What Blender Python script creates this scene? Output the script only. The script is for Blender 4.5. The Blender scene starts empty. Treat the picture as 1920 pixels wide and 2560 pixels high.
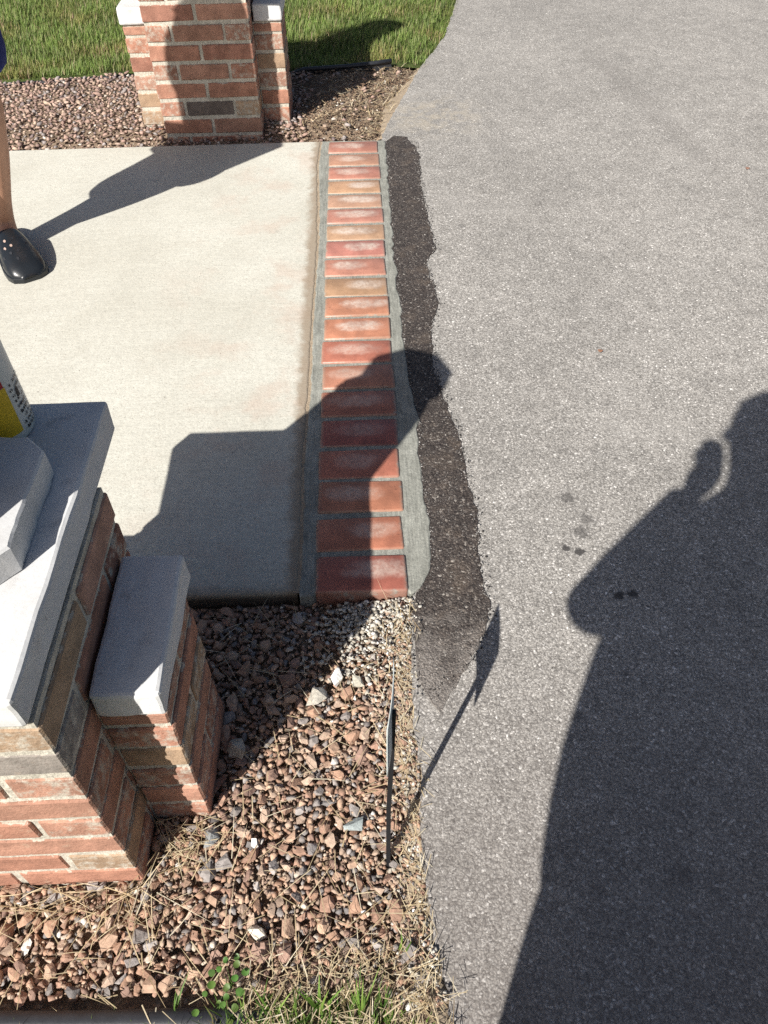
import bpy, bmesh, math, random
import numpy as np
from mathutils import Vector, Matrix, Euler, noise

random.seed(7); rng = np.random.default_rng(7)
S = bpy.context.scene
COL = S.collection
R_ = math.radians

# ------------------------------------------------------------------ camera
f_px, th, psi, rl, H = 1986.7, R_(47.353), R_(.939), R_(-1.334), 1.3392
Fv = Vector((math.sin(psi)*math.cos(th), math.cos(psi)*math.cos(th), -math.sin(th)))
R0 = Vector((math.cos(psi), -math.sin(psi), 0)); U0 = R0.cross(Fv)
Rv = R0*math.cos(rl) + U0*math.sin(rl); Uv = -R0*math.sin(rl) + U0*math.cos(rl)
cd = bpy.data.cameras.new('camera'); cam = bpy.data.objects.new('camera', cd); COL.objects.link(cam)
cd.sensor_fit = 'VERTICAL'; cd.sensor_height = 36; cd.lens = 36*f_px/2560
cd.clip_start = .01; cd.clip_end = 500
m = Matrix.Identity(4)
for i in range(3):
    m[i][0] = Rv[i]; m[i][1] = Uv[i]; m[i][2] = -Fv[i]
m[2][3] = H
cam.matrix_world = m
S.camera = cam

# ------------------------------------------------------------------ light
SX, SY = .71, 1.0                       # shadow offset on the ground per metre of height
elev = math.atan(1/math.hypot(SX, SY)); azi = math.atan2(-SX, -SY)
W = bpy.data.worlds.new('World'); S.world = W; W.use_nodes = True
nt = W.node_tree; sky = nt.nodes.new('ShaderNodeTexSky'); sky.sky_type = 'NISHITA'
sky.sun_disc = False; sky.sun_elevation = elev; sky.sun_rotation = azi % (2*math.pi)
bg = nt.nodes['Background']; sky.dust_density = 2.2; sky.air_density = .8; bg.inputs[1].default_value = .05
nt.links.new(sky.outputs[0], bg.inputs[0])
sd = bpy.data.lights.new('sun', 'SUN'); sd.energy = 5.0; sd.angle = R_(.53); sd.color = (1, .955, .885)
so = bpy.data.objects.new('sun', sd); COL.objects.link(so)
so.rotation_euler = Vector((SX, SY, -1)).to_track_quat('-Z', 'Y').to_euler(); so.location = (-4, -6, 6)
S.view_settings.view_transform = 'Standard'; S.view_settings.look = 'None'
S.view_settings.exposure = .54; S.view_settings.gamma = 1
S.render.engine = 'CYCLES'; cy = S.cycles
cy.max_bounces = 4; cy.diffuse_bounces = 2; cy.glossy_bounces = 2; cy.transmission_bounces = 2; cy.transparent_max_bounces = 4
cy.use_adaptive_sampling = True; cy.adaptive_threshold = .02; cy.use_denoising = False; cy.caustics_reflective = False; cy.caustics_refractive = False

# ------------------------------------------------------------------ node helpers
class NT:
    def __init__(s, name):
        s.m = bpy.data.materials.new(name); s.m.use_nodes = True; s.t = s.m.node_tree
        s.b = s.t.nodes['Principled BSDF']
    def n(s, typ, ins=None, **kw):
        nd = s.t.nodes.new('ShaderNode'+typ)
        for k, v in kw.items(): setattr(nd, k, v)
        for k, v in (ins or {}).items(): s.set(nd.inputs[k], v)
        return nd
    def set(s, inp, v):
        if isinstance(v, bpy.types.NodeSocket): s.t.links.new(v, inp)
        else: inp.default_value = v
    def pos(s): return s.n('NewGeometry').outputs['Position']
    def objco(s): return s.n('TexCoord').outputs['Object']
    def rcoord(s):                      # object coordinates shifted by the object's random number
        r = s.math('MULTIPLY', s.n('ObjectInfo').outputs['Random'], 91.7)
        return s.n('VectorMath', {0: s.objco(), 1: s.n('CombineXYZ', {0: r, 1: r, 2: r}).outputs[0]}, operation='ADD').outputs[0]
    def noise(s, co, sc, det=4, rough=.6): return s.n('TexNoise', {'Vector': co, 'Scale': sc, 'Detail': det, 'Roughness': rough}).outputs['Fac']
    def vor(s, co, sc, feature='F1', rnd=1): return s.n('TexVoronoi', {'Vector': co, 'Scale': sc, 'Randomness': rnd}, feature=feature)
    def ramp(s, fac, stops, interp='LINEAR'):
        nd = s.n('ValToRGB', {0: fac}); cr = nd.color_ramp; cr.interpolation = interp
        while len(cr.elements) < len(stops): cr.elements.new(.5)
        for e, (p, c) in zip(cr.elements, stops):
            e.position = p; e.color = (c, c, c, 1) if isinstance(c, (int, float)) else (*c, 1)
        return nd.outputs[0]
    def math(s, op, a, b=0., clamp=False):
        nd = s.n('Math', {0: a, 1: b}, operation=op, use_clamp=clamp); return nd.outputs[0]
    def mix(s, fac, a, b, mode='MIX'):
        nd = s.n('Mix', data_type='RGBA', blend_type=mode)
        s.set(nd.inputs[0], fac)
        for i, v in ((6, a), (7, b)):
            s.set(nd.inputs[i], v if isinstance(v, bpy.types.NodeSocket) else ((v, v, v, 1) if isinstance(v, (int, float)) else (*v, 1)))
        return nd.outputs[2]
    def mr(s, v, a, b, c=0., d=1.): return s.n('MapRange', {0: v, 1: a, 2: b, 3: c, 4: d}, interpolation_type='SMOOTHSTEP').outputs[0]
    def bump(s, hgt, strength, dist, prev=None):
        ins = {'Height': hgt, 'Strength': strength, 'Distance': dist}
        if prev is not None: ins['Normal'] = prev
        return s.n('Bump', ins).outputs[0]
    def out(s, col, rough=.8, normal=None, spec=.5):
        s.set(s.b.inputs['Base Color'], col if isinstance(col, bpy.types.NodeSocket) else (*col, 1))
        s.set(s.b.inputs['Roughness'], rough); s.set(s.b.inputs['Specular IOR Level'], spec)
        if normal is not None: s.set(s.b.inputs['Normal'], normal)
        return s.m

def plain(name, col, rough=.6, spec=.5, var=.15, sc=60):
    t = NT(name); c = t.objco()
    k = t.mr(t.noise(c, sc), .3, .7, 1-var, 1+var)
    return t.out(t.mix(1, col, k, 'MULTIPLY'), rough, t.bump(t.noise(c, sc*4), .15, .002), spec)

def asphalt_mat(name, dark=False):
    t = NT(name); p = t.pos()
    warp = t.n('VectorMath', {0: p, 1: t.n('VectorMath', {0: t.n('TexNoise', {'Vector': p, 'Scale': 120, 'Detail': 0}).outputs['Color'], 1: (.006, .006, .006)}, operation='MULTIPLY').outputs[0]}, operation='ADD').outputs[0]
    v = t.vor(warp, 215); v2 = t.vor(warp, 430)
    cell = t.n('SeparateColor', {0: v.outputs['Color']}).outputs[0]
    cell2 = t.n('SeparateColor', {0: v2.outputs['Color']}).outputs[1]
    big = t.noise(p, 1.3, 2); mid = t.noise(p, 14, 2); fine = t.noise(p, 420, 1)
    if dark:
        c1 = t.ramp(cell, [(0, (.024, .021, .020)), (.55, (.052, .046, .042)), (.85, (.10, .088, .08)), (.97, (.22, .19, .16)), (1, (.62, .58, .52))])
        c2 = t.ramp(cell2, [(0, (.02, .015, .014)), (.6, (.068, .050, .042)), (.93, (.13, .105, .09)), (1, (.5, .47, .43))])
        col = t.mix(.5, c1, c2)
        col = t.mix(t.mr(mid, .5, .72, 0, .35), col, (.13, .10, .075))
        yy = t.n('SeparateXYZ', {0: p}).outputs[1]
        fade = t.mr(t.math('ADD', yy, t.math('MULTIPLY', t.math('SUBTRACT', t.noise(p, 18, 5), .5), .5)), .98, .74)
        col = t.mix(t.math('MULTIPLY', fade, .85), col, t.mix(cell2, (.15, .13, .115), (.32, .295, .27)))
    else:
        c1 = t.ramp(cell, [(0, (.09, .084, .078)), (.22, (.20, .19, .178)), (.55, (.275, .263, .248)), (.93, (.36, .346, .327)), (.97, (.55, .53, .51)), (1, (.85, .83, .80))])
        c2 = t.ramp(cell2, [(0, (.085, .08, .075)), (.35, (.225, .215, .20)), (.85, (.325, .312, .295)), (.95, (.46, .445, .425)), (1, (.80, .78, .755))])
        col = t.mix(1, t.mix(.5, c1, c2), (1.39, 1.38, 1.355), 'MULTIPLY')
        gap = t.mr(v.outputs['Distance'], .42, .75, 0, .55)
        col = t.mix(gap, col, (.115, .108, .102))
    col = t.mix(1, col, t.mr(fine, .3, .7, .74, 1.26), 'MULTIPLY')
    col = t.mix(1, col, t.mr(mid, .25, .75, .90, 1.09), 'MULTIPLY')
    col = t.mix(1, col, t.mr(big, .3, .7, .92, 1.07), 'MULTIPLY')
    if not dark:
        # oil drips with their own outlines
        wob = t.noise(p, 75, 3, .7)
        blot = t.math('MULTIPLY', t.mr(t.noise(p, 4.5, 4, .65), .56, .70), t.mr(cell2, .1, .8, .75, .25))
        col = t.mix(t.math('MULTIPLY', blot, .42), col, (.12, .115, .11))
        pale = t.mr(t.noise(p, 2.1, 3, .6), .55, .72, 0, .22)
        col = t.mix(pale, col, (.48, .46, .43))
        for (x, y, r, k) in STAINS:
            d = t.n('VectorMath', {0: p, 1: (x, y, 0)}, operation='DISTANCE').outputs['Value']
            d = t.math('ADD', d, t.math('MULTIPLY', t.math('SUBTRACT', wob, .5), r*1.9))
            col = t.mix(t.mr(d, r*.62, r*1.15, k, 0), col, (.06, .056, .054))
        # faint old wheel track and sandy film by the bed
        sx = t.n('SeparateXYZ', {0: p})
        tr = t.math('ABSOLUTE', t.math('SUBTRACT', sx.outputs[0], t.math('ADD', 1.30, t.math('MULTIPLY', t.math('SUBTRACT', 3.0, sx.outputs[1]), .14))))
        trk = t.math('MULTIPLY', t.mr(tr, .02, .10, .35, 0), t.math('MULTIPLY', t.mr(sx.outputs[1], 2.7, 3.2), t.mr(sx.outputs[1], 4.5, 4.0)))
        col = t.mix(t.math('MULTIPLY', trk, mid), col, (.14, .128, .12))
        sd_ = t.n('VectorMath', {0: p, 1: (.30, 3.5, 0)}, operation='DISTANCE').outputs['Value']
        col = t.mix(t.math('MULTIPLY', t.mr(sd_, .05, .3, .5, 0), t.mr(mid, .42, .6)), col, (.42, .37, .29))
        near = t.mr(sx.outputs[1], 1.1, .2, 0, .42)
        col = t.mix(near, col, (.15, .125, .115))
    h = t.math('ADD', t.math('MULTIPLY', v.outputs['Distance'], -1), t.math('MULTIPLY', cell2, .5))
    nrm = t.bump(h, .34 if not dark else .7, .003)
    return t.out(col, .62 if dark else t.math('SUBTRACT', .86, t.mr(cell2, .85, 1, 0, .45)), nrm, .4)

STAINS = [(.446, 1.258, .019, .6), (.477, 1.189, .018, .55), (.456, 1.151, .019, .6), (.414, 1.107, .010, .95),
          (.443, 1.095, .012, .95), (.500, .974, .011, .95), (.529, .978, .012, .95), (.62, 2.7, .03, .2), (.33, 2.55, .016, .3), (.36, .70, .012, .4), (.47, .42, .02, .4), (.33, .40, .016, .4)]
M_ASPH = asphalt_mat('asphalt'); M_PATCH = asphalt_mat('fresh_asphalt', True)

def concrete_mat():
    t = NT('pale_concrete'); p = t.pos(); sx = t.n('SeparateXYZ', {0: p})
    col = t.mix(t.mr(t.noise(p, 2.2, 6), .3, .7), (.54, .525, .455), (.62, .61, .54))
    col = t.mix(t.mr(t.noise(p, 210, 4, .75), .50, .70, 0, .8), col, (.36, .335, .28))
    col = t.mix(1, col, t.mr(t.noise(p, 90, 5, .7), .3, .7, .91, 1.07), 'MULTIPLY')
    v = t.vor(p, 55); d = t.n('SeparateColor', {0: v.outputs['Color']}).outputs[0]
    pit = t.math('MULTIPLY', t.mr(v.outputs['Distance'], .05, .16, 1, 0), t.math('GREATER_THAN', d, .93))
    col = t.mix(t.math('MULTIPLY', pit, .75), col, (.10, .085, .07))
    v2 = t.vor(p, 150); d2 = t.n('SeparateColor', {0: v2.outputs['Color']}).outputs[1]
    sp = t.math('MULTIPLY', t.mr(v2.outputs['Distance'], .1, .3, 1, 0), t.math('GREATER_THAN', d2, .8))
    col = t.mix(t.math('MULTIPLY', sp, .3), col, (.2, .18, .15))
    pk = t.math('MULTIPLY', t.mr(t.noise(p, 6, 4), .48, .68), t.mr(sx.outputs[0], -.75, -.3))
    col = t.mix(t.math('MULTIPLY', pk, .30), col, (.52, .36, .28))
    st = t.n('VectorMath', {0: p, 1: (6, 160, 1)}, operation='MULTIPLY').outputs[0]
    col = t.mix(1, col, t.mr(t.noise(st, 1, 3), .3, .7, .955, 1.035), 'MULTIPLY')
    spl = t.math('MULTIPLY', t.mr(t.noise(p, 38, 3, .7), .66, .72), t.mr(sx.outputs[0], -.50, -.2))
    col = t.mix(t.math('MULTIPLY', spl, .5), col, (.36, .36, .32))
    foot = t.mr(t.noise(p, 3.4, 5, .7), .56, .74, 0, .22)
    col = t.mix(foot, col, (.37, .345, .29))
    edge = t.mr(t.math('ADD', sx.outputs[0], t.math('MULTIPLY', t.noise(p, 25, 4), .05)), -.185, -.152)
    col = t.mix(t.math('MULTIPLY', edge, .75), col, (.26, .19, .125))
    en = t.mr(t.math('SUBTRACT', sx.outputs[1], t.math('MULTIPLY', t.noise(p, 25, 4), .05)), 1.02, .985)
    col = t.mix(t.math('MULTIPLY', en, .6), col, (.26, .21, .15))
    col = t.mix(t.mr(sx.outputs[2], .002, -.014, 0, .85), col, (.07, .052, .038))  # soil brown painted on the slab's lower faces to deepen the shade there
    nrm = t.bump(t.noise(p, 160, 4), .35, .003)
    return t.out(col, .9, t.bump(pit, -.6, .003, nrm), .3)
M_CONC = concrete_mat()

def mortar_mat(name, a, b, rough=.9):
    t = NT(name); p = t.pos()
    col = t.mix(t.mr(t.noise(p, 16, 5, .7), .3, .7), a, b)
    st = t.n('VectorMath', {0: p, 1: (170, 14, 60)}, operation='MULTIPLY').outputs[0]
    drag = t.noise(st, 1, 4, .65)
    col = t.mix(1, col, t.mr(drag, .3, .7, .80, 1.14), 'MULTIPLY')
    col = t.mix(t.mr(t.noise(p, 42, 3), .58, .70, 0, .5), col, tuple(x*.62 for x in a))
    col = t.mix(1, col, t.mr(t.noise(p, 320, 2), .3, .7, .84, 1.16), 'MULTIPLY')
    return t.out(col, rough, t.bump(t.noise(p, 140, 3), .5, .003, t.bump(drag, .5, .004)), .3)
M_MORT = mortar_mat('fresh_grey_mortar', (.235, .238, .210), (.335, .338, .300), .75)
M_JOINT = mortar_mat('old_pale_mortar', (.46, .43, .36), (.60, .56, .48))

def brick_mat():
    t = NT('pillar_brick'); c = t.rcoord(); oc = t.n('ObjectInfo').outputs['Color']
    col = t.mix(1, oc, t.mr(t.noise(c, 22, 5), .25, .75, .72, 1.22), 'MULTIPLY')
    col = t.mix(t.mr(t.noise(c, 45, 4), .58, .75, 0, .5), col, (.45, .34, .25))
    col = t.mix(t.mr(t.noise(c, 260, 3), .56, .72, 0, .45), col, (.10, .055, .045))
    gz = t.n('SeparateXYZ', {0: t.n('TexCoord').outputs['Generated']})
    sm = None
    for ax, k in ((2, .30), (0, .10)):
        e = t.math('MULTIPLY', t.math('ABSOLUTE', t.math('SUBTRACT', gz.outputs[ax], .5)), 2)
        e = t.math('ADD', e, t.math('MULTIPLY', t.math('SUBTRACT', t.noise(c, 55, 3, .7), .5), k*3.0))
        e = t.mr(e, .97, 1.05); sm = e if sm is None else t.math('MAXIMUM', sm, e)
    col = t.mix(t.math('MULTIPLY', sm, .85), col, (.50, .46, .39))
    return t.out(col, .9, t.bump(t.noise(c, 170, 3), .6, .003), .25)
M_BRICK = brick_mat()

def paver_mat():
    t = NT('border_brick'); c = t.rcoord(); oi = t.n('ObjectInfo'); oc = oi.outputs['Color']; r = oi.outputs['Random']
    col = t.mix(1, oc, t.mr(t.noise(c, 20, 5), .25, .75, .80, 1.18), 'MULTIPLY')
    col = t.mix(t.mr(t.noise(c, 200, 3), .6, .75, 0, .35), col, (.14, .06, .045))
    # soft pale patch in the middle of each brick, broken up by noise
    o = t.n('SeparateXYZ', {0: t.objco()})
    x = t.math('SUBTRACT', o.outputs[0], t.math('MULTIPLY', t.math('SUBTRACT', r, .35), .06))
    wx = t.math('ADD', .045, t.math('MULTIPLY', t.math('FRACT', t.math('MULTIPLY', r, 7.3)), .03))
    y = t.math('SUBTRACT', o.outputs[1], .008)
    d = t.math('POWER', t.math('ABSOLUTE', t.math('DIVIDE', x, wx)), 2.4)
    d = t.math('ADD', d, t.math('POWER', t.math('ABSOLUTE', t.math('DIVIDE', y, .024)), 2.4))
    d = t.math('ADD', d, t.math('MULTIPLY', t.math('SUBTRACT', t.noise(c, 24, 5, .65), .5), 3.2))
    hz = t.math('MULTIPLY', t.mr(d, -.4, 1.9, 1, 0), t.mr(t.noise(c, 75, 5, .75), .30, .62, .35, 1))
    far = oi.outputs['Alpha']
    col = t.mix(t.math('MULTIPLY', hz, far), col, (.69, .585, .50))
    edge = t.mr(t.math('MAXIMUM', t.math('DIVIDE', t.math('ABSOLUTE', o.outputs[0]), .098), t.math('DIVIDE', t.math('ABSOLUTE', o.outputs[1]), .05)), .88, 1.0, 0, .45)
    col = t.mix(edge, col, (.34, .27, .21))
    sm = t.mr(t.math('ADD', t.math('MAXIMUM', t.math('DIVIDE', t.math('ABSOLUTE', o.outputs[0]), .098), t.math('DIVIDE', t.math('ABSOLUTE', o.outputs[1]), .051)), t.math('MULTIPLY', t.math('SUBTRACT', t.noise(c, 45, 4, .7), .5), .5)), .97, 1.06)
    col = t.mix(t.math('MULTIPLY', sm, .8), col, (.30, .30, .265))
    pit = t.mr(t.noise(c, 130, 2), .66, .74); col = t.mix(t.math('MULTIPLY', pit, .6), col, (.12, .055, .04))
    col = t.mix(t.mr(t.noise(c, 11, 4, .7), .48, .68, 0, .45), col, t.mix(1, oc, (.62, .62, .66), 'MULTIPLY'))
    return t.out(col, t.mr(hz, 0, 1, .42, .5), t.bump(t.noise(c, 150, 4), .3, .002), .5)
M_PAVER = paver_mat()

def stonecap_mat():
    t = NT('grey_limestone'); p = t.pos()
    col = t.mix(t.mr(t.noise(p, 7, 6), .3, .7), (.60, .605, .61), (.68, .685, .685))
    col = t.mix(t.mr(t.noise(p, 20, 5, .65), .58, .78, 0, .6), col, (.30, .29, .29))
    col = t.mix(t.mr(t.noise(p, 4, 5, .7), .54, .7, 0, .3), col, (.40, .37, .33))
    pv = t.mr(t.noise(p, 85, 2), .70, .78); col = t.mix(t.math('MULTIPLY', pv, .5), col, (.22, .21, .21))
    col = t.mix(1, col, t.mr(t.noise(p, 260, 3), .3, .7, .95, 1.04), 'MULTIPLY')
    return t.out(col, .85, t.bump(t.noise(p, 120, 5), .2, .002), .3)
M_CAP = stonecap_mat()

def tinted(name, rough=.85, bsc=90, var=.25, bst=.6):
    t = NT(name); c = t.pos()
    col = t.mix(1, t.n('Attribute', attribute_name='Col').outputs['Color'], t.n('ObjectInfo').outputs['Color'], 'MULTIPLY')
    col = t.mix(1, col, t.mr(t.noise(c, bsc, 4), .25, .75, 1-var, 1+var), 'MULTIPLY')
    return t.out(col, rough, t.bump(t.noise(c, bsc*2.2, 4), bst, .003), .25)
M_STONE = tinted('crushed_stone')
def blade_mat(name, rough=.55):
    t = NT(name)
    c = t.n('Attribute', attribute_name='Col').outputs['Color']
    t.out(c, rough, None, .35)
    tr = t.n('BsdfTranslucent', {0: c}); mx = t.n('MixShader', {0: .22, 1: t.b.outputs[0], 2: tr.outputs[0]})
    t.t.links.new(mx.outputs[0], t.t.nodes['Material Output'].inputs[0]); return t.m
M_BLADE = blade_mat('grass_blades'); M_STRAW = blade_mat('dry_straw', .7)

def soil_mat():
    t = NT('bed_soil'); p = t.pos(); n = t.noise(p, 30, 6, .7)
    col = t.ramp(n, [(.25, (.13, .092, .068)), (.5, (.27, .20, .145)), (.75, (.42, .33, .245))])
    v = t.vor(p, 170); cell = t.n('SeparateColor', {0: v.outputs['Color']}).outputs[0]
    col = t.mix(.4, col, t.ramp(cell, [(0, (.05, .035, .028)), (.6, (.20, .145, .10)), (.95, (.38, .30, .22)), (1, (.7, .66, .58))]))
    nrm = t.bump(n, .8, .012); return t.out(col, .95, t.bump(v.outputs['Distance'], .6, .004, nrm), .2)
M_SOIL = soil_mat()
def sand_mat():
    t = NT('dry_sand'); p = t.pos()
    col = t.mix(t.noise(p, 40, 5), (.27, .205, .14), (.46, .38, .285))
    col = t.mix(1, col, t.mr(t.noise(p, 400, 3), .3, .7, .75, 1.25), 'MULTIPLY')
    return t.out(col, .95, t.bump(t.noise(p, 250, 3), .6, .003), .2)
M_SAND = sand_mat()
def turf_mat():
    t = NT('turf'); p = t.pos()
    col = t.mix(t.mr(t.noise(p, 9, 6), .35, .65), (.055, .075, .02), (.12, .16, .045))
    col = t.mix(t.mr(t.noise(p, 60, 4), .55, .75), col, (.14, .12, .06))
    return t.out(col, .95, t.bump(t.noise(p, 120, 4), .8, .02), .2)
M_TURF = turf_mat()
M_BLACKPL = plain('black_plastic_edging', (.028, .030, .036), .45, .5)
M_DKMETAL = plain('dark_metal', (.03, .03, .032), .5)
M_FROST = plain('frosted_glass', (.7, .7, .66), .3)
M_SKIN = plain('skin', (.46, .255, .17), .5, .4, .08, 30)
M_CLOG = plain('black_foam_clog', (.014, .017, .021), .33, .5, .1, 40)
M_CLOGHOLE = plain('skin_in_clog_hole', (.42, .31, .26), .5, .4, .05)
M_BLUE = plain('navy_shorts', (.018, .028, .13), .85, .2, .2, 25)
M_GREYSHIRT = plain('grey_shirt', (.25, .25, .27), .9, .2)
M_DENIM = plain('denim', (.06, .08, .14), .9, .2)
M_HAIR = plain('dark_hair', (.03, .02, .015), .6)
M_WHITEPL = plain('white_plastic', (.68, .70, .66), .42, .5, .05, 18)
M_YEL = plain('yellow_label', (.72, .50, .02), .45, .5, .05)
M_RED = plain('red_print', (.4, .02, .02), .45, .5, .05)
M_INK = plain('black_print', (.02, .022, .028), .5, .4, .05)
M_SIGNW = plain('white_sign_plastic', (.48, .52, .51), .5, .4, .05)
M_STAKE = plain('black_stake', (.012, .012, .014), .5, .4, .05)

# ------------------------------------------------------------------ mesh helpers
def link(o, parent=None):
    COL.objects.link(o)
    if parent is not None: o.parent = parent
    return o
def tag(o, label=None, cat=None, group=None, kind=None):
    for k, v in (('label', label), ('category', cat), ('group', group), ('kind', kind)):
        if v: o[k] = v
    return o
def mk(name, V, Fc, mat, parent=None, smooth=False, col=None):
    me = bpy.data.meshes.new(name); me.from_pydata([tuple(v) for v in V], [], Fc); me.update()
    if mat: me.materials.append(mat)
    if smooth: me.polygons.foreach_set('use_smooth', [True]*len(me.polygons))
    o = bpy.data.objects.new(name, me)
    return link(o, parent)
def bm_obj(name, bm, mat, parent=None, smooth=False):
    me = bpy.data.meshes.new(name); bm.to_mesh(me); bm.free()
    me.materials.append(mat)
    if smooth: me.polygons.foreach_set('use_smooth', [True]*len(me.polygons))
    return link(bpy.data.objects.new(name, me), parent)
def empty(name, loc=(0, 0, 0)):
    o = bpy.data.objects.new(name, None); o.location = loc; o.empty_display_size = .1; return link(o)
def prism(name, poly, z0, z1, mat, parent=None, bev=0., seg=2, rough=0.):
    bm = bmesh.new()
    top = [bm.verts.new((x, y, z1)) for x, y in poly]; bot = [bm.verts.new((x, y, z0)) for x, y in poly]
    n = len(poly); tf = bm.faces.new(top); bm.faces.new(bot[::-1])
    for i in range(n): bm.faces.new((top[i], bot[i], bot[(i+1) % n], top[(i+1) % n]))
    bmesh.ops.recalc_face_normals(bm, faces=bm.faces)
    if bev: bmesh.ops.bevel(bm, geom=list(tf.edges), offset=bev, segments=seg, affect='EDGES', profile=.5)
    if rough:
        for v in bm.verts: v.co += Vector(noise.noise_vector(v.co*30))*rough
    return bm_obj(name, bm, mat, parent)
def box_bm(sx, sy, sz, bev, seg=1):
    bm = bmesh.new(); bmesh.ops.create_cube(bm, size=1, matrix=Matrix.Diagonal((sx, sy, sz, 1)))
    if bev: bmesh.ops.bevel(bm, geom=list(bm.edges), offset=bev, segments=seg, affect='EDGES', profile=.5)
    return bm
def rough_slab(name, x0, x1, y0, y1, z0, z1, mat, parent, bev=.006, cuts=9, amp=.0016):
    bm = box_bm(x1-x0, y1-y0, z1-z0, bev, 2)
    bmesh.ops.subdivide_edges(bm, edges=[e for e in bm.edges if e.calc_length() > .04], cuts=cuts, use_grid_fill=True)
    c = Vector(((x0+x1)/2, (y0+y1)/2, (z0+z1)/2))
    for v in bm.verts:
        p = v.co+c; v.co = p + noise.noise_vector(p*45)*amp + noise.noise_vector(p*14)*amp
    return bm_obj(name, bm, mat, parent)
def jag(pts, step, amp, seed=0, closed=False):
    out = []; k = 0
    P = [Vector((*p, 0)) for p in pts]
    for i in range(len(P)-(0 if closed else 1)):
        a, b = P[i], P[(i+1) % len(P)]; n = max(1, int((b-a).length/step)); d = (b-a).normalized(); nn = Vector((-d.y, d.x, 0))
        for j in range(n):
            q = a.lerp(b, j/n)
            q = q + nn*amp*(noise.noise(Vector((q.x*60, q.y*60, seed)))*1.2 + noise.noise(Vector((q.x*17, q.y*17, seed+9))))
            out.append((q.x, q.y))
    if not closed: out.append((P[-1].x, P[-1].y))
    return out
def lathe(name, prof, n, mat, parent=None, smooth=True, loc=(0, 0, 0), rot0=0.):
    V = []; Fc = []
    for r, z in prof:
        for k in range(n):
            a = rot0+2*math.pi*k/n; V.append((loc[0]+r*math.cos(a), loc[1]+r*math.sin(a), loc[2]+z))
    for i in range(len(prof)-1):
        for k in range(n): Fc.append((i*n+k, i*n+(k+1) % n, (i+1)*n+(k+1) % n, (i+1)*n+k))
    Fc.append(tuple(range(n))[::-1]); Fc.append(tuple((len(prof)-1)*n+k for k in range(n)))
    return mk(name, V, Fc, mat, parent, smooth)
def interp(pts, t):
    if t <= pts[0][0]: return pts[0][1]
    for (a, u), (b, v) in zip(pts, pts[1:]):
        if t <= b: return u+(v-u)*(t-a)/(b-a)
    return pts[-1][1]

# driveway's left edge, x as a function of y
EDGE = [(-6, .9), (-2, .35), (-.4, .15), (.1, .098), (.23, .083), (.31, .070), (.39, .062), (.50, .055), (.60, .065), (.75, .056), (.90, .066),
        (1.0, .078), (1.1, .09), (3.2, .08), (3.325, .082), (3.71, .186), (4.05, .279), (4.5, .436), (5.07, .55), (6.5, .85), (9, 1.5), (14, 3.2), (24, 7)]
def ex(y): return interp(EDGE, y)
def zg(x, y):                           # surface of the near stone bed
    e = ex(y); d = max(0, min(1, (e-x)/.16))
    z = -.010-.012*d
    if y > .93: z -= .006*min(1, (y-.93)/.05)*d
    if y < .36: z += .018*min(1, (.36-y)/.1)
    return z+.008*noise.noise(Vector((x*7, y*7, 3)))
def zf(x, y):                           # surface of the far bed
    d = max(0, min(1, (ex(y)-x)/.25)); e = max(0, min(1, (y-3.27)/.12))
    return -.014+.034*d*e+.006*noise.noise(Vector((x*6, y*6, 8)))
def grid(name, x0, x1, y0, y1, st, fz, mat, ok=None):
    nx = int((x1-x0)/st)+1; ny = int((y1-y0)/st)+1
    V = [(x0+(x1-x0)*i/(nx-1), y0+(y1-y0)*j/(ny-1)) for j in range(ny) for i in range(nx)]
    Fc = [(j*nx+i, j*nx+i+1, (j+1)*nx+i+1, (j+1)*nx+i) for j in range(ny-1) for i in range(nx-1)]
    if ok: Fc = [q for q in Fc if ok(sum(V[k][0] for k in q)/4, sum(V[k][1] for k in q)/4)]
    return mk(name, [(x, y, fz(x, y)) for x, y in V], Fc, mat, None, True)

# ------------------------------------------------------------------ setting
tag(mk('ground', [(-150, -150, -.16), (150, -150, -.16), (150, 150, -.16), (-150, 150, -.16)], [(0, 1, 2, 3)], M_TURF), kind='structure')
left = jag([(x, y) for y, x in EDGE], .012, .005, 1)
drive = prism('driveway', left+[(9, 24), (7.5, 8), (6.5, -6)], -.07, 0, M_ASPH); tag(drive, kind='structure')
patchR = [(.130, 3.30), (.184, 3.285), (.221, 3.139), (.212, 2.862), (.215, 2.615), (.230, 2.394), (.191, 2.309), (.203, 2.20), (.213, 2.081), (.178, 1.927),
          (.175, 1.753), (.213, 1.522), (.221, 1.369), (.233, 1.232), (.220, 1.069), (.231, .958), (.215, .902), (.168, .818), (.107, .722), (.084, .761)]
pl = jag(jag(patchR, .02, .006, 4), .004, .0035, 5) + [(.07, .80), (.07, .95), (.080, 1.0), (.085, 1.1), (.075, 2.0), (.075, 3.1), (.095, 3.25)]
tag(prism('asphalt_patch', pl, -.02, .0025, M_PATCH), kind='structure')

# concrete walk
slabR = [(-.170, 1.008), (-.169, 1.208), (-.176, 1.405), (-.170, 1.541), (-.164, 1.671), (-.165, 1.879), (-.161, 2.115), (-.153, 2.418), (-.164, 2.742), (-.178, 3.043), (-.163, 3.262)]
slabR = [(x*.55-.167*.45, y) for x, y in slabR]
sl = jag(slabR, .015, .0030, 6)
tag(prism('walkway', sl+[(-7, 3.275), (-7, 1.03)], -.13, .006, M_CONC, bev=.007, seg=3), kind='structure')

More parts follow.
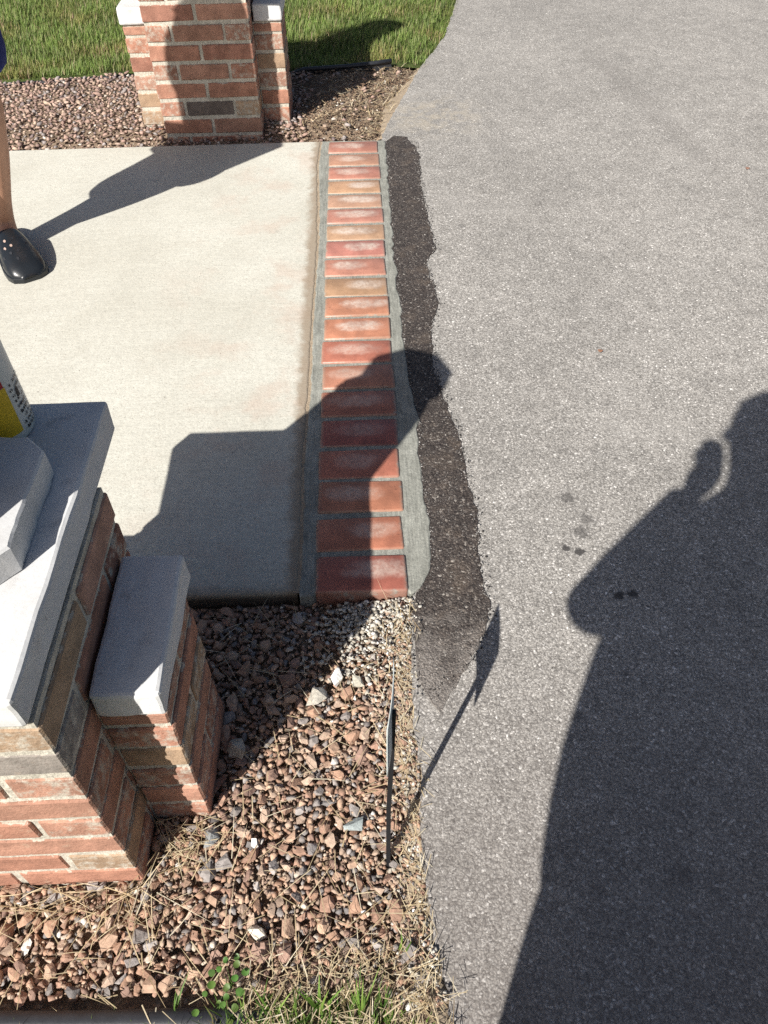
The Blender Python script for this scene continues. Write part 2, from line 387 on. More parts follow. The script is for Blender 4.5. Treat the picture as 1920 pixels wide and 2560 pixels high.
# bed soils, lawn sheets
near_soil = tag(grid('stone_bed', -3.2, .16, .20, 1.06, .04, lambda x, y: zg(x, y)-.012, M_SOIL), kind='structure')
far_soil = tag(grid('planting_bed', -4, .42, 3.22, 4.22, .05, lambda x, y: zf(x, y)-.012, M_SOIL, lambda x, y: x < ex(y)+.05), kind='structure')
EDY = [(-4, 3.80), (-1.53, 3.975), (-1.09, 4.05), (-.30, 4.0), (.0, 4.02), (.146, 4.06), (.24, 4.08)]   # edging line y(x) behind the far bed
def ey(x): return interp(EDY, x)
def zl(x, y): return .012+.012*noise.noise(Vector((x*2, y*2, 1)))-(.02 if x > ex(y)-.06 else 0)
def lawn_sheet():
    V = []; Fc = []; xs = np.linspace(-9, 0, 40); ts = np.linspace(0, 1, 50)**1.5*15
    # rows run away from the edging; columns from far left to the driveway edge
    n = 40
    for t in ts:
        for k in range(n):
            u = k/(n-1); y = 4.03+t; xr = ex(y)+.01
            x = -9+(xr+9)*(u**.7); yy = ey(x)+.012+t
            xr2 = ex(yy)+.01; x = -9+(xr2+9)*(u**.7)
            V.append((x, ey(x)+.012+t, zl(x, yy)))
    for j in range(len(ts)-1):
        for k in range(n-1): Fc.append((j*n+k, j*n+k+1, (j+1)*n+k+1, (j+1)*n+k))
    return mk('lawn', V, Fc, M_TURF, None, True)
tag(lawn_sheet(), kind='structure')
tag(grid('verge', -6, .14, -5, .225, .12, lambda x, y: -.02+.012*noise.noise(Vector((x*3, y*3, 1))), M_TURF, lambda x, y: x < ex(y)+.1), kind='structure')
sandpts = jag([(ex(y)-.035-.02*math.sin(y*9), y) for y in np.linspace(3.30, 4.10, 12)], .02, .012, 12)
tag(mk('sand_strip', [(x, y, zf(x, y)+.004) for x, y in sandpts]+[(ex(y)+.02, y, -.006) for x, y in sandpts],
   [(i, len(sandpts)+i, len(sandpts)+i+1, i+1) for i in range(len(sandpts)-1)], M_SAND), kind='structure')
sp2 = jag([(ex(y)-.035-.012*math.sin(y*21), y) for y in np.linspace(.20, .98, 14)], .015, .008, 13)
tag(mk('sand_strip', [(x, y, zg(x, y)+.002) for x, y in sp2]+[(ex(y)+.015, y, -.009) for x, y in sp2],
   [(i, len(sp2)+i, len(sp2)+i+1, i+1) for i in range(len(sp2)-1)], M_SAND), kind='structure')

# ------------------------------------------------------------------ brick border
border = tag(empty('brick_border', (0, 1, 0)), 'row of red bricks in fresh grey mortar between pale walk and driveway', 'brick border')
BP = border.location.copy()
def child_mesh_shift(o):                 # keep world coordinates under a moved empty
    o.matrix_parent_inverse = Matrix.Translation(-o.parent.location); return o
mr_ = [(.064, .992), (.086, 1.012), (.112, 1.061), (.123, 1.166), (.117, 1.312), (.112, 1.424), (.119, 1.545), (.104, 1.72), (.098, 1.887), (.099, 2.075), (.089, 2.316), (.092, 2.5),
       (.089, 2.725), (.093, 2.95), (.096, 3.148), (.090, 3.255)]
gapL = [(x+.0030+.004*max(0, noise.noise(Vector((y*3.1, 0, 2)))+.25), y) for x, y in slabR]
ml = jag([(gapL[0][0], .998)]+gapL[1:], .012, .0028, 21)
mrj = jag(jag(mr_, .03, .006, 22), .006, .0022, 23)
child_mesh_shift(prism('mortar_bed', mrj[1:]+ml[::-1]+[(-.137, .998), (-.130, 1.006), (.060, 1.006), (.066, .998)], -.075, .0055, M_MORT, border, bev=.004, seg=2))
child_mesh_shift(mk('joint_dirt', [(x-.010, y, +.0035) for x, y in slabR]+[(x+.02, y, +.0035) for x, y in slabR], [(i, len(slabR)+i, len(slabR)+i+1, i+1) for i in range(len(slabR)-1)], M_SAND, border))
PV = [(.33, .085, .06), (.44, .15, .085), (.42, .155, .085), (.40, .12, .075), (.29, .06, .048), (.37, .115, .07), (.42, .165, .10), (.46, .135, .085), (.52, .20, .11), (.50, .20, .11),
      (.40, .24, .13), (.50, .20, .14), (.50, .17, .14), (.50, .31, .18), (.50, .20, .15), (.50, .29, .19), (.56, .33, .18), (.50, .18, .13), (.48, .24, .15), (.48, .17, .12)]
pav_me = []
for k in range(5):
    bm = box_bm(.1965, .1005, .062, .006, 2)
    for v in bm.verts: v.co += noise.noise_vector(v.co*22+Vector((k*9, 0, 0)))*.0022
    me = bpy.data.meshes.new('brick'); bm.to_mesh(me); bm.free(); me.materials.append(M_PAVER)
    me.polygons.foreach_set('use_smooth', [True]*len(me.polygons)); pav_me.append(me)
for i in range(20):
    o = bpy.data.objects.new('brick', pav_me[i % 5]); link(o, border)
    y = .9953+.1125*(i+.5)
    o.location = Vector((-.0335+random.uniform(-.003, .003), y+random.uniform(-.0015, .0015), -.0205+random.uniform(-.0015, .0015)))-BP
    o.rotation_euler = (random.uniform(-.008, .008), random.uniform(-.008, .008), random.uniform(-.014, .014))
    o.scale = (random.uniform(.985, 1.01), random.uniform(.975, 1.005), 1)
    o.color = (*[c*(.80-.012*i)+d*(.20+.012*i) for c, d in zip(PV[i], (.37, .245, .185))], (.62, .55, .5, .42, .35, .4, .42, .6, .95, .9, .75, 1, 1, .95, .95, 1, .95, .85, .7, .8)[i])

# ------------------------------------------------------------------ pillars
BL = {}
def brick_mesh(l, w):
    key = (round(l, 3), round(w, 3))
    if key not in BL:
        L = []
        for k in range(4):
            bm = box_bm(l, w, .0535, .003, 1)
            for v in bm.verts: v.co += noise.noise_vector(v.co*35+Vector((k*7, l*50, 0)))*.0022
            me = bpy.data.meshes.new('brick'); bm.to_mesh(me); bm.free(); me.materials.append(M_BRICK); L.append(me)
        BL[key] = L
    return random.choice(BL[key])
PAL = [((.40, .18, .12), 6), ((.43, .215, .15), 5), ((.35, .15, .105), 4), ((.45, .25, .185), 3), ((.37, .255, .165), 2), ((.25, .235, .215), .6), ((.31, .16, .115), 2)]
def bcol(fix=None):
    c = fix or random.choices([p for p, w in PAL], [w for p, w in PAL])[0]
    k = random.uniform(.9, 1.1); return tuple((u*.78+v*.22)*k for u, v in zip(c, (.36, .265, .205)))+(1,)
C_ = .0667
TAN = (.36, .25, .16); GREY = (.24, .23, .215); REDD = (.40, .18, .12); DKG = (.13, .115, .11)
def pillar(name, x0, x1, y0, y1, zb, wingL, wingR, wy, cap, label, fixed, grp=None):
    P = tag(empty(name, ((x0+x1)/2, (y0+y1)/2, zb)), label, 'pillar', grp)
    O = P.location
    def core(nm, a, b, c, d, e, f_):
        bm = box_bm(b-a, d-c, f_-e, 0); bmesh.ops.subdivide_edges(bm, edges=list(bm.edges), cuts=14, use_grid_fill=True)
        cc = Vector(((a+b)/2, (c+d)/2, (e+f_)/2))
        for v in bm.verts: v.co = v.co+cc-O+noise.noise_vector((v.co+cc)*60)*.0014
        return bm_obj(nm, bm, M_JOINT, P)
    ins = .0036
    pc = core('pier', x0+ins, x1-ins, y0+ins, y1-ins, zb-.09, zb+8*C_+.006)
    W_ = x1-x0; D_ = y1-y0; h = .092; j = .0105
    def put(par, l, w, cx, cy, k, rot=0, fix=None, zs=1.):
        o = bpy.data.objects.new('brick', brick_mesh(l, w)); link(o, par)
        o.location = Vector((cx+random.uniform(-.0015, .0015), cy+random.uniform(-.0015, .0015), zb+k*C_+C_/2*zs))-O
        o.rotation_euler = (0, 0, rot+random.uniform(-.008, .008)); o.scale = (1, 1, zs); o.color = bcol(fix)
    for k in range(-1, 8):
        if k % 2 == 0:
            l = (W_-j)/2
            for s_, yy in (('s', y0+h/2), ('n', y1-h/2)):
                put(pc, l, h, x0+l/2, yy, k, 0, fixed.get((k, s_, 0))); put(pc, l, h, x1-l/2, yy, k, 0, fixed.get((k, s_, 1)))
            l = D_-2*h-2*j
            for s_, xx in (('w', x0+h/2), ('e', x1-h/2)): put(pc, l, h, xx, (y0+y1)/2, k, math.pi/2, fixed.get((k, s_)))
        else:
            l = (D_-j)/2
            for s_, xx in (('w', x0+h/2), ('e', x1-h/2)):
                put(pc, l, h, xx, y0+l/2, k, math.pi/2, fixed.get((k, s_, 0))); put(pc, l, h, xx, y1-l/2, k, math.pi/2, fixed.get((k, s_, 1)))
            l = W_-2*h-2*j
            for s_, yy in (('s', y0+h/2), ('n', y1-h/2)): put(pc, l, h, (x0+x1)/2, yy, k, 0, fixed.get((k, s_)))
    wz = .368
    for side, (a, b) in (('L', wingL), ('R', wingR)):
        wc = core('wing', a+(ins if side == 'L' else -.004), b-(ins if side == 'R' else -.004), wy[0]+ins, wy[1]-ins, zb-.09, zb+wz+.003)
        for k in range(-1, 6):
            zs = 1. if k < 5 else .52
            L_ = wy[1]-wy[0]; bw = b-a
            if k % 2 == 0: put(wc, L_, bw, (a+b)/2, (wy[0]+wy[1])/2, k, math.pi/2, fixed.get((k, side)), zs)
            else:
                l = (L_-j)/2
                for q in (0, 1): put(wc, bw, l, (a+b)/2, wy[0]+l/2+q*(l+j), k, 0, fixed.get((k, side)), zs)
        o = rough_slab('wing_capstone', a-(.008 if side == 'L' else -.003), b+(.003 if side == 'R' else -.003), wy[0]-.006, wy[1]+.036, zb+wz+.005, zb+wz+.063, M_CAP, P); child_mesh_shift(o)
    o = rough_slab('capstone', cap[0], cap[1], cap[2], cap[3], zb+8*C_+.007, zb+.599, M_CAP, P, cuts=12); child_mesh_shift(o)
    cx, cy = (x0+x1)/2-.060, (y0+y1)/2+.073; hx, hy, ch = .210, .117, .032
    oc = [(cx+hx, cy-hy+ch), (cx+hx, cy+hy-ch), (cx+hx-ch, cy+hy), (cx-hx+ch, cy+hy), (cx-hx, cy+hy-ch), (cx-hx, cy-hy+ch), (cx-hx+ch, cy-hy), (cx+hx-ch, cy-hy)]
    oc = jag(oc, .012, .0018, 31, True)
    o = prism('plinth', oc, zb+.6, zb+.645, M_CAP, P, bev=.003, seg=1, rough=.0012); child_mesh_shift(o)
    return P, (cx+.024, cy-.015, zb+.645)
zb = -.030
P1, L1 = pillar('brick_pillar', -.788, -.398, .451, .837, zb, (-.888, -.790), (-.396, -.300), (.554, .757), (-.858, -.404, .447, .963),
    'brick pillar with pale stone caps on the stone bed in the foreground', {(7, 's'): TAN, (7, 's', 1): TAN, (7, 'e', 0): TAN, (6, 's', 1): GREY, (5, 's'): REDD, (1, 'e', 0): TAN, (3, 'R'): TAN, (-1, 'R'): REDD, (0, 'R'): REDD})
P2, L2 = pillar('brick_pillar', -.790, -.400, 3.325, 3.711, .018, (-.893, -.792), (-.398, -.290), (3.425, 3.628), (-.85, -.36, 3.30, 3.83),
    'brick pillar behind the far edge of the pale walk, before the lawn', {(1, 's'): DKG, (5, 's', 0): TAN, (7, 's', 1): TAN, (1, 'e', 0): TAN, (2, 's', 0): REDD, (1, 'L'): TAN, (0, 'L'): TAN})
for (L_, lab) in ((L1, 'dark metal lantern on the stone plinth of the foreground pillar'), (L2, 'dark metal lantern on the stone plinth of the far pillar')):
    ln = tag(empty('pillar_lantern', L_), lab, 'lantern', 'pillar lanterns')
    lathe('base', [(.065, .0), (.07, .012), (.06, .04), (.11, .06), (.140, .085)], 8, M_DKMETAL, ln, False)
    lathe('glass', [(.140, .085), (.122, .295)], 8, M_FROST, ln, False)
    for k in range(8):
        a = 2*math.pi*k/8; c, s = math.cos(a), math.sin(a)
        V = [(c*r+dx, s*r+dy, z) for r, z in ((.141, .082), (.123, .297)) for dx, dy in ((-.005, -.005), (.005, -.005), (.005, .005), (-.005, .005))]
        mk('bar', V, [(0, 1, 5, 4), (1, 2, 6, 5), (2, 3, 7, 6), (3, 0, 4, 7), (3, 2, 1, 0), (4, 5, 6, 7)], M_DKMETAL, ln)
    lathe('roof', [(.126, .295), (.128, .315), (.098, .335), (.100, .375), (.118, .40), (.116, .425), (.085, .45), (.040, .47), (.030, .48), (.004, .495)], 8, M_DKMETAL, ln, False)

# bottle behind the plinth
bt = tag(empty('plastic_bottle', (-.5475, .901, zb+.599)), 'white plastic bottle with yellow label standing on the foreground pillar cap', 'bottle')
lathe('body', [(.047, 0), (.051, .006), (.0515, .03), (.0505, .17), (.045, .195), (.026, .215), (.017, .22), (.017, .235)], 40, M_WHITEPL, bt)
lathe('cap', [(.021, .226), (.021, .25), (.018, .253)], 20, M_DKMETAL, bt)
def wrap(name, r, a0, a1, z0, z1, mat, par, n=14):
    V = [(r*math.cos(R_(a0+(a1-a0)*k/n)), r*math.sin(R_(a0+(a1-a0)*k/n)), z) for z in (z0, z1) for k in range(n+1)]
    return mk(name, V, [(k, k+1, n+2+k, n+1+k) for k in range(n)], mat, par, True)
wrap('label', .0523, -175, -26, .018, .095, M_YEL, bt, 30)
wrap('label_band', .0524, -175, -28, .096, .106, M_RED, bt, 30)
for row in range(9):
    z0 = .014+row*.0095; a0 = -20+random.uniform(0, 4)
    while a0 < 30:
        w = random.uniform(1.0, 3.2)
        if random.random() < .66: wrap('printed_mark', .0524, a0, a0+w, z0+random.uniform(-.001, .001), z0+random.uniform(.002, .0055), M_INK, bt, 2)
        a0 += w+random.uniform(.8, 2.2)
wrap('printed_mark', .0524, -8, -1, .066, .080, M_INK, bt, 4)

# ------------------------------------------------------------------ small lawn-treatment sign on a stake
sg = tag(empty('stake_sign', (.001, .462, -.03)), 'thin sign on a black stake, edge-on, stuck in the stones by the driveway', 'sign')
def loc(p): return (p[0]-.001, p[1]-.462, p[2]+.03)
def strip(name, pts, w, d, mat, par):
    V = []; Fc = []
    for (x, y, z) in pts:
        V += [loc((x-w/2, y-d/2, z)), loc((x+w/2, y-d/2, z)), loc((x+w/2, y+d/2, z)), loc((x-w/2, y+d/2, z))]
    for i in range(len(pts)-1):
        for k in range(4): Fc.append((i*4+k, i*4+(k+1) % 4, i*4+4+(k+1) % 4, i*4+4+k))
    Fc += [(3, 2, 1, 0), tuple(len(V)-4+k for k in range(4))]
    return mk(name, V, Fc, mat, par)
strip('stake', [(.001, .452, -.06), (.001, .462, -.02), (.0045, .503, .10), (.0125, .541, .222), (.0165, .565, .300)], .0070, .0080, M_STAKE, sg)
# bowed rectangular plate
A, B, Cc, D = Vector((.0190, .643, .322)), Vector((.0050, .527, .318)), Vector((.0030, .496, .236)), Vector((.0165, .606, .240))
def plate(off):
    V = []
    for i in range(9):
        for k in range(7):
            u, v = i/8, k/6
            p = A.lerp(B, u).lerp(D.lerp(Cc, u), v); bow = .0030*(1-(2*u-1)**2)
            V.append(loc((p.x+bow+off, p.y, p.z)))
    return V
V = plate(0)+plate(.0016); Fc = []
for i in range(8):
    for k in range(6):
        a = i*7+k; Fc.append((a, a+1, a+8, a+7)); Fc.append((63+a+7, 63+a+8, 63+a+1, 63+a))
for k in range(6): Fc += [(k+1, k, 63+k, 64+k), (56+k, 57+k, 120+k, 119+k)]
for i in range(8): Fc += [(i*7, i*7+7, 63+i*7+7, 63+i*7), (i*7+13, i*7+6, 63+i*7+6, 63+i*7+13)]
mk('sign_plate', V, Fc, M_SIGNW, sg, True)

# ------------------------------------------------------------------ black lawn edging
def edging(name, pts, z, r, label, top):
    V = []; Fc = []; n = 10
    prof = [(math.cos(2*math.pi*k/n)*r, math.sin(2*math.pi*k/n)*r*.8) for k in range(n)]
    for i, (x, y, zz) in enumerate(pts):
        a = pts[max(0, i-1)]; b = pts[min(len(pts)-1, i+1)]; d = Vector((b[0]-a[0], b[1]-a[1], 0)).normalized(); nn = Vector((-d.y, d.x, 0))
        for (u, v) in prof: V.append((x+nn.x*u-pts[0][0], y+nn.y*u-pts[0][1], zz+v-pts[0][2]))
    for i in range(len(pts)-1):
        for k in range(n): Fc.append((i*n+k, i*n+(k+1) % n, i*n+n+(k+1) % n, i*n+n+k))
    Fc += [tuple(range(n))[::-1], tuple(len(V)-n+k for k in range(n))]
    E_ = tag(empty(name, pts[0]), label, 'edging', 'black plastic lawn edging')
    mk('bead', V, Fc, M_BLACKPL, E_, True)
    V = []; Fc = []
    for (x, y, zz) in pts:
        V += [(x-pts[0][0], y-pts[0][1]-.002, zz-pts[0][2]-.005), (x-pts[0][0], y-pts[0][1]-.002, -.10-pts[0][2]), (x-pts[0][0], y-pts[0][1]+.002, -.10-pts[0][2]), (x-pts[0][0], y-pts[0][1]+.002, zz-pts[0][2]-.005)]
    for i in range(len(pts)-1):
        for k in (0, 2): Fc.append((i*4+k, i*4+k+1, i*4+5+k, i*4+4+k))
    mk('skirt', V, Fc, M_BLACKPL, E_)
edging('lawn_edging', [(x, ey(x), .010+.006*math.sin(x*3)+(.024 if x > -.35 else -.004)) for x in np.linspace(-4, .15, 42)], 0, .011, 'black plastic edging strip between the far bed and the lawn', .02)
edging('lawn_edging', [(x, .256+.008*math.sin(x*5), .004-.03*max(0, (x+.32)/.2)) for x in np.linspace(-3, -.16, 36)], 0, .016, 'black plastic edging strip along the bottom of the foreground bed', .02)

# ------------------------------------------------------------------ stones
def hull_stone(seed, n=15):
    r = random.Random(seed); bm = bmesh.new()
    for k in range(n):
        v = Vector((r.gauss(0, 1), r.gauss(0, 1), r.gauss(0, 1))).normalized()*r.uniform(.85, 1.08)
        bm.verts.new((v.x, v.y*r.uniform(.8, 1), v.z*.78))
    bmesh.ops.convex_hull(bm, input=bm.verts)
    loose = [v for v in bm.verts if not v.link_faces]
    bmesh.ops.delete(bm, geom=loose, context='VERTS')
    bmesh.ops.triangulate(bm, faces=bm.faces); return bm
LIB = []
for k in range(16):
    bm = hull_stone(k+5, 10+k % 6); bm.verts.index_update()
    LIB.append((np.array([v.co[:] for v in bm.verts]), np.array([[v.index for v in fc.verts] for fc in bm.faces]))); bm.free()
LIBM = []  # one mesh per stone shape
for V, Fc in LIB:
    me = bpy.data.meshes.new('stone'); me.from_pydata(V.tolist(), [], Fc.tolist()); me.materials.append(M_STONE)
    if False: me.polygons.foreach_set('use_smooth', [True]*len(me.polygons))
    ca = me.color_attributes.new('Col', 'FLOAT_COLOR', 'POINT'); ca.data.foreach_set('color', [1.]*4*len(V)); LIBM.append(me)
def tri_mesh(name, V, T, Cv, mat, parent=None):
    me = bpy.data.meshes.new(name); nV, nT = len(V), len(T)
    me.vertices.add(nV); me.vertices.foreach_set('co', V.astype(np.float32).ravel())
    me.loops.add(nT*3); me.loops.foreach_set('vertex_index', T.astype(np.int32).ravel())
    me.polygons.add(nT); me.polygons.foreach_set('loop_start', np.arange(0, nT*3, 3, dtype=np.int32))
    try: me.polygons.foreach_set('loop_total', np.full(nT, 3, dtype=np.int32))
    except Exception: pass
    me.update(calc_edges=True); me.validate()
    ca = me.color_attributes.new('Col', 'FLOAT_COLOR', 'POINT')
    ca.data.foreach_set('color', np.concatenate([Cv, np.ones((nV, 1))], 1).astype(np.float32).ravel())
    me.materials.append(mat); return link(bpy.data.objects.new(name, me), parent)
SCOL = [((.43, .27, .19), 7), ((.50, .34, .245), 5), ((.36, .225, .165), 6), ((.29, .19, .15), 4), ((.28, .25, .235), 3.5), ((.21, .195, .19), 1.2), ((.44, .325, .25), 6), ((.34, .31, .295), 2), ((.58, .50, .42), .5), ((.68, .64, .59), .15)]
def scol(pal=SCOL):
    c = random.choices([a for a, w in pal], [w for a, w in pal])[0]; k = random.uniform(.8, 1.15); return tuple(x*k for x in c)
def throw(n, x0, x1, y0, y1, rf, ok, tight=.86, seed=0):
    r = random.Random(seed); cell = .03; g = {}; out = []
    for _ in range(n):
        x, y = r.uniform(x0, x1), r.uniform(y0, y1)
        if not ok(x, y): continue
        rad = rf(r); ci, cj = int(x/cell), int(y/cell); bad = False
        for i in (-1, 0, 1):
            for j in (-1, 0, 1):
                for (a, b, c) in g.get((ci+i, cj+j), ()):
                    if (a-x)**2+(b-y)**2 < (tight*(c+rad))**2: bad = True; break
                if bad: break
            if bad: break
        if bad: continue
        g.setdefault((ci, cj), []).append((x, y, rad)); out.append((x, y, rad))
    return out
def xf(x, y, z, r):
    sc = Matrix.Diagonal((r*random.uniform(.9, 1.45), r*random.uniform(.8, 1.1), r*random.uniform(.5, .9), 1))
    ro = Euler((random.uniform(-.5, .5), random.uniform(-.5, .5), random.uniform(0, 6.28))).to_matrix().to_4x4()
    return Matrix.Translation((x, y, z)) @ ro @ sc
def joined(name, items, mat, parent=None):
    Vs, Ts, Cs = [], [], []; b = 0
    for M_, li, c in items:
        V, T = LIB[li]; A_ = np.array(M_)
        Vs.append(V @ A_[:3, :3].T+A_[:3, 3]); Ts.append(T+b); b += len(V); Cs.append(np.tile(c, (len(V), 1)))
    return tri_mesh(name, np.concatenate(Vs), np.concatenate(Ts), np.concatenate(Cs), mat, parent)
def in_piers(x, y, m_=.004, far=False):
    if far:
        return (-.79-m_ < x < -.40+m_ and 3.325-m_ < y < 3.711+m_) or (-.893-m_ < x < -.29+m_ and 3.425-m_ < y < 3.628+m_)
    return (-.788-m_ < x < -.398+m_ and .451-m_ < y < .837+m_) or (-.888-m_ < x < -.30+m_ and .554-m_ < y < .757+m_)
def okn(x, y):
    if in_piers(x, y): return False
    if x > ex(y)-.022-.02*noise.noise(Vector((y*9, 0, 0))): return False
    if y > 1.0-.004: return False
    if y < .284 and x > -1.5: return False
    return True
low = throw(22000, -1.15, .07, .25, 1.0, lambda r: r.uniform(.005, .0105), okn, .68, 3)
up = throw(40000, -1.15, .07, .25, 1.0, lambda r: r.choice((r.uniform(.0055, .010), r.uniform(.007, .0125), r.uniform(.0095, .0185))), okn, .71, 4)
# thin the stones where straw, mortar crumbs and sand lie
def keep(x, y):
    k = 1.
    if x > ex(y)-.05: k = .5
    if x > -.16 and y > .80: k = .30
    if y < .33 and x > -.25: k = .35
    if -.60 < x < -.42 and y < .45 and y > .40: k = .4
    return random.random() < k
up = [u for u in up if keep(u[0], u[1])]
def vis(u):
    d = Vector((u[0], u[1], 0))-Vector((0, 0, H)); dz = d.dot(Fv)
    X = d.dot(Rv)/dz*f_px; Y = -d.dot(Uv)/dz*f_px
    return (abs(X) < 955 and abs(Y) < 1275), u[2]/dz
CRUMB = [((.50, .47, .41), 4), ((.62, .59, .53), 3), ((.40, .36, .30), 3), ((.74, .72, .68), 1)]
order = sorted(range(len(up)), key=lambda i: (-1 if vis(up[i])[0] else 1)*vis(up[i])[1])
indiv = [i for i in order if vis(up[i])[0]][:300]; iset = set(indiv)
def stone_z(x, y, r): return zg(x, y)+r*.30
for i in indiv:
    x, y, r = up[i]; o = bpy.data.objects.new('stone', random.choice(LIBM)); link(o, near_soil)
    o.matrix_world = xf(x, y, stone_z(x, y, r), r); o.color = (*scol(), 1)
items = [(xf(x, y, stone_z(x, y, r), r), random.randrange(16), scol()) for i, (x, y, r) in enumerate(up) if i not in iset]
items += [(xf(x, y, zg(x, y)-.001, r), random.randrange(16), scol()) for x, y, r in low]
for _ in range(5200):                   # grit between the stones
    x, y = random.uniform(-1.1, .06), random.uniform(.285, 1.0); r = random.uniform(.0018, .0048)
    if okn(x, y): items.append((xf(x, y, zg(x, y)+random.uniform(.001, .007), r), random.randrange(16), scol([((.36, .255, .185), 5), ((.46, .34, .25), 4), ((.26, .18, .14), 3), ((.55, .46, .37), 1)])))
def pxa(y): return interp([(b_, a_) for a_, b_ in sorted(patchR[3:], key=lambda q: q[1])], y)
for _ in range(1500):                   # loose grains along the edges of the patch and mortar
    y = random.uniform(.75, 3.25); k_ = random.random()
    x = (pxa(y)+random.gauss(0, .008)) if k_ < .6 else (interp([(b_, a_) for a_, b_ in mr_], y)+abs(random.gauss(0, .006))-.002)
    items.append((xf(x, y, .003, random.uniform(.0012, .0030)), random.randrange(16), scol([((.05, .045, .042), 5), ((.22, .21, .20), 4), ((.4, .38, .36), 2)])))
# pale mortar crumbs by the end of the brick row
for _ in range(900):
    x, y = random.gauss(-.02, .055), .99-abs(random.gauss(0, .09)); r = random.uniform(.0015, .0065)
    if okn(x, y) or (x > ex(y)-.05 and x < ex(y)+.02 and y < .99): items.append((xf(x, y, max(zg(x, y), -.012 if x > ex(y)-.03 else -9)+random.uniform(.003, .014), r), random.randrange(16), scol(CRUMB)))
for _ in range(900):
    y = random.uniform(.25, .97); x = ex(y)-abs(random.gauss(0, .04)); r = random.uniform(.0015, .006)
    items.append((xf(x, y, zg(x, y)+.004, r), random.randrange(16), scol(CRUMB if random.random() < .4 else SCOL)))
g1 = joined('gravel', items, M_STONE, near_soil); tag(g1, kind='stuff')

# pale lumps that stand out between the stones
def lump(x, y, r, col, label, flat=.7, seed=0):
    o = bpy.data.objects.new('pale_stone', random.Random(seed).choice(LIBM).copy()); link(o)
    o.matrix_world = Matrix.Translation((x, y, zg(x, y)+r*.75)) @ Euler((.2*seed % .5, -.1, seed*1.3)).to_matrix().to_4x4() @ Matrix.Diagonal((r*1.25, r*.95, r*flat, 1))
    o.color = (*col, 1); tag(o, label, 'stone', 'pale stones among the brown gravel')
from_px = lambda x, y, z=-.02: (lambda d: (d*((z-H)/d.z)))((x-960)*Rv-(y-1280)*Uv+f_px*Fv)
for (px, py, r, c, lab, fl, sd_) in ((843, 1700, .017, (.80, .79, .76), 'white angular stone in the sunlit gravel below the brick row', .8, 1),
        (888, 1712, .018, (.62, .58, .48), 'cream stone right beside the white stone below the brick row', .7, 2),
        (792, 1755, .024, (.58, .54, .46), 'largest grey-beige lump at the shadow edge in the gravel', .75, 3),
        (597, 1880, .022, (.50, .47, .40), 'flat beige lump in the shade beside the low brick wing', .6, 4),
        (890, 2068, .018, (.34, .38, .38), 'blue-grey flat stone left of the sign stake', .5, 5),
        (640, 2110, .010, (.84, .83, .80), 'small bright white stone in the gravel near the pillar corner', .8, 6),
        (645, 2335, .014, (.78, .70, .58), 'upright cream stone at the lower middle of the bed', .9, 7),
        (530, 2105, .017, (.28, .29, .29), 'dark grey stone near the foreground pillar corner', .7, 8)):
    P = from_px(px, py); lump(P.x, P.y, r, c, lab, fl, sd_)

def okf(x, y):
    if in_piers(x, y, .004, True) or y < 3.272 or y > ey(x)-.012 or x > ex(y)-.08: return False
    if x > -.24+.05*noise.noise(Vector((y*8, 0, 1))): return random.random() < .012
    return True
FCOL = [((.36, .245, .20), 6), ((.43, .31, .25), 5), ((.29, .20, .17), 5), ((.48, .36, .275), 2.5), ((.32, .28, .265), 2.5), ((.20, .155, .15), 1.5), ((.62, .54, .47), .5)]
farst = throw(42000, -2.7, .25, 3.27, 4.06, lambda r: r.uniform(.007, .0145), okf, .78, 8)
it2 = [(xf(x, y, zf(x, y)+r*.5, r), random.randrange(16), scol(FCOL)) for x, y, r in farst]
for _ in range(2600):
    y = random.uniform(3.28, 4.07); x = random.uniform(-.30, ex(y)-.01); r = random.uniform(.002, .007)
    if not in_piers(x, y, .004, True): it2.append((xf(x, y, zf(x, y)+.001, r), random.randrange(16), scol([((.19, .125, .085), 6), ((.28, .20, .135), 4), ((.42, .33, .23), 2), ((.11, .075, .055), 3), ((.65, .60, .53), .35)])))
tag(joined('gravel', it2, M_STONE, far_soil), kind='stuff')

# ------------------------------------------------------------------ grass, straw, weeds
def blades(name, items, mat, parent=None, seg=3):
    """items: (base, direction angle, length, lean, width, colour, curl)"""
    Vs, Ts, Cs = [], [], []; b = 0
    for (x, y, z), a, L_, lean, w, c, curl in items:
        ca, sa = math.cos(a), math.sin(a); px, py = -sa*w/2, ca*w/2
        pts = []; th_ = lean; cx = cz = 0.
        for k in range(seg+1):
            pts.append((cx, cz)); cx += math.sin(th_)*L_/seg; cz += math.cos(th_)*L_/seg; th_ += curl/seg
        n0 = b
        for k, (d, hz) in enumerate(pts):
            t = k/seg; ww = 1-t**1.6
            if k < seg: Vs += [(x+ca*d+px*ww, y+sa*d+py*ww, z+hz), (x+ca*d-px*ww, y+sa*d-py*ww, z+hz)]
            else: Vs.append((x+ca*d, y+sa*d, z+hz))
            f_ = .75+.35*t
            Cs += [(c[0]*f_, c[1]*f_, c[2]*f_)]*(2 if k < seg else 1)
        for k in range(seg-1):
            i = n0+2*k; Ts += [(i, i+1, i+3), (i, i+3, i+2)]
        i = n0+2*(seg-1); Ts.append((i, i+1, i+2)); b = len(Vs)
    return tri_mesh(name, np.array(Vs), np.array(Ts), np.array(Cs), mat, parent)
GC = [((.165, .25, .052), 6), ((.215, .305, .075), 5), ((.115, .175, .036), 4), ((.27, .31, .11), 3), ((.30, .26, .12), 1.6), ((.36, .31, .18), .8)]
L_items = []
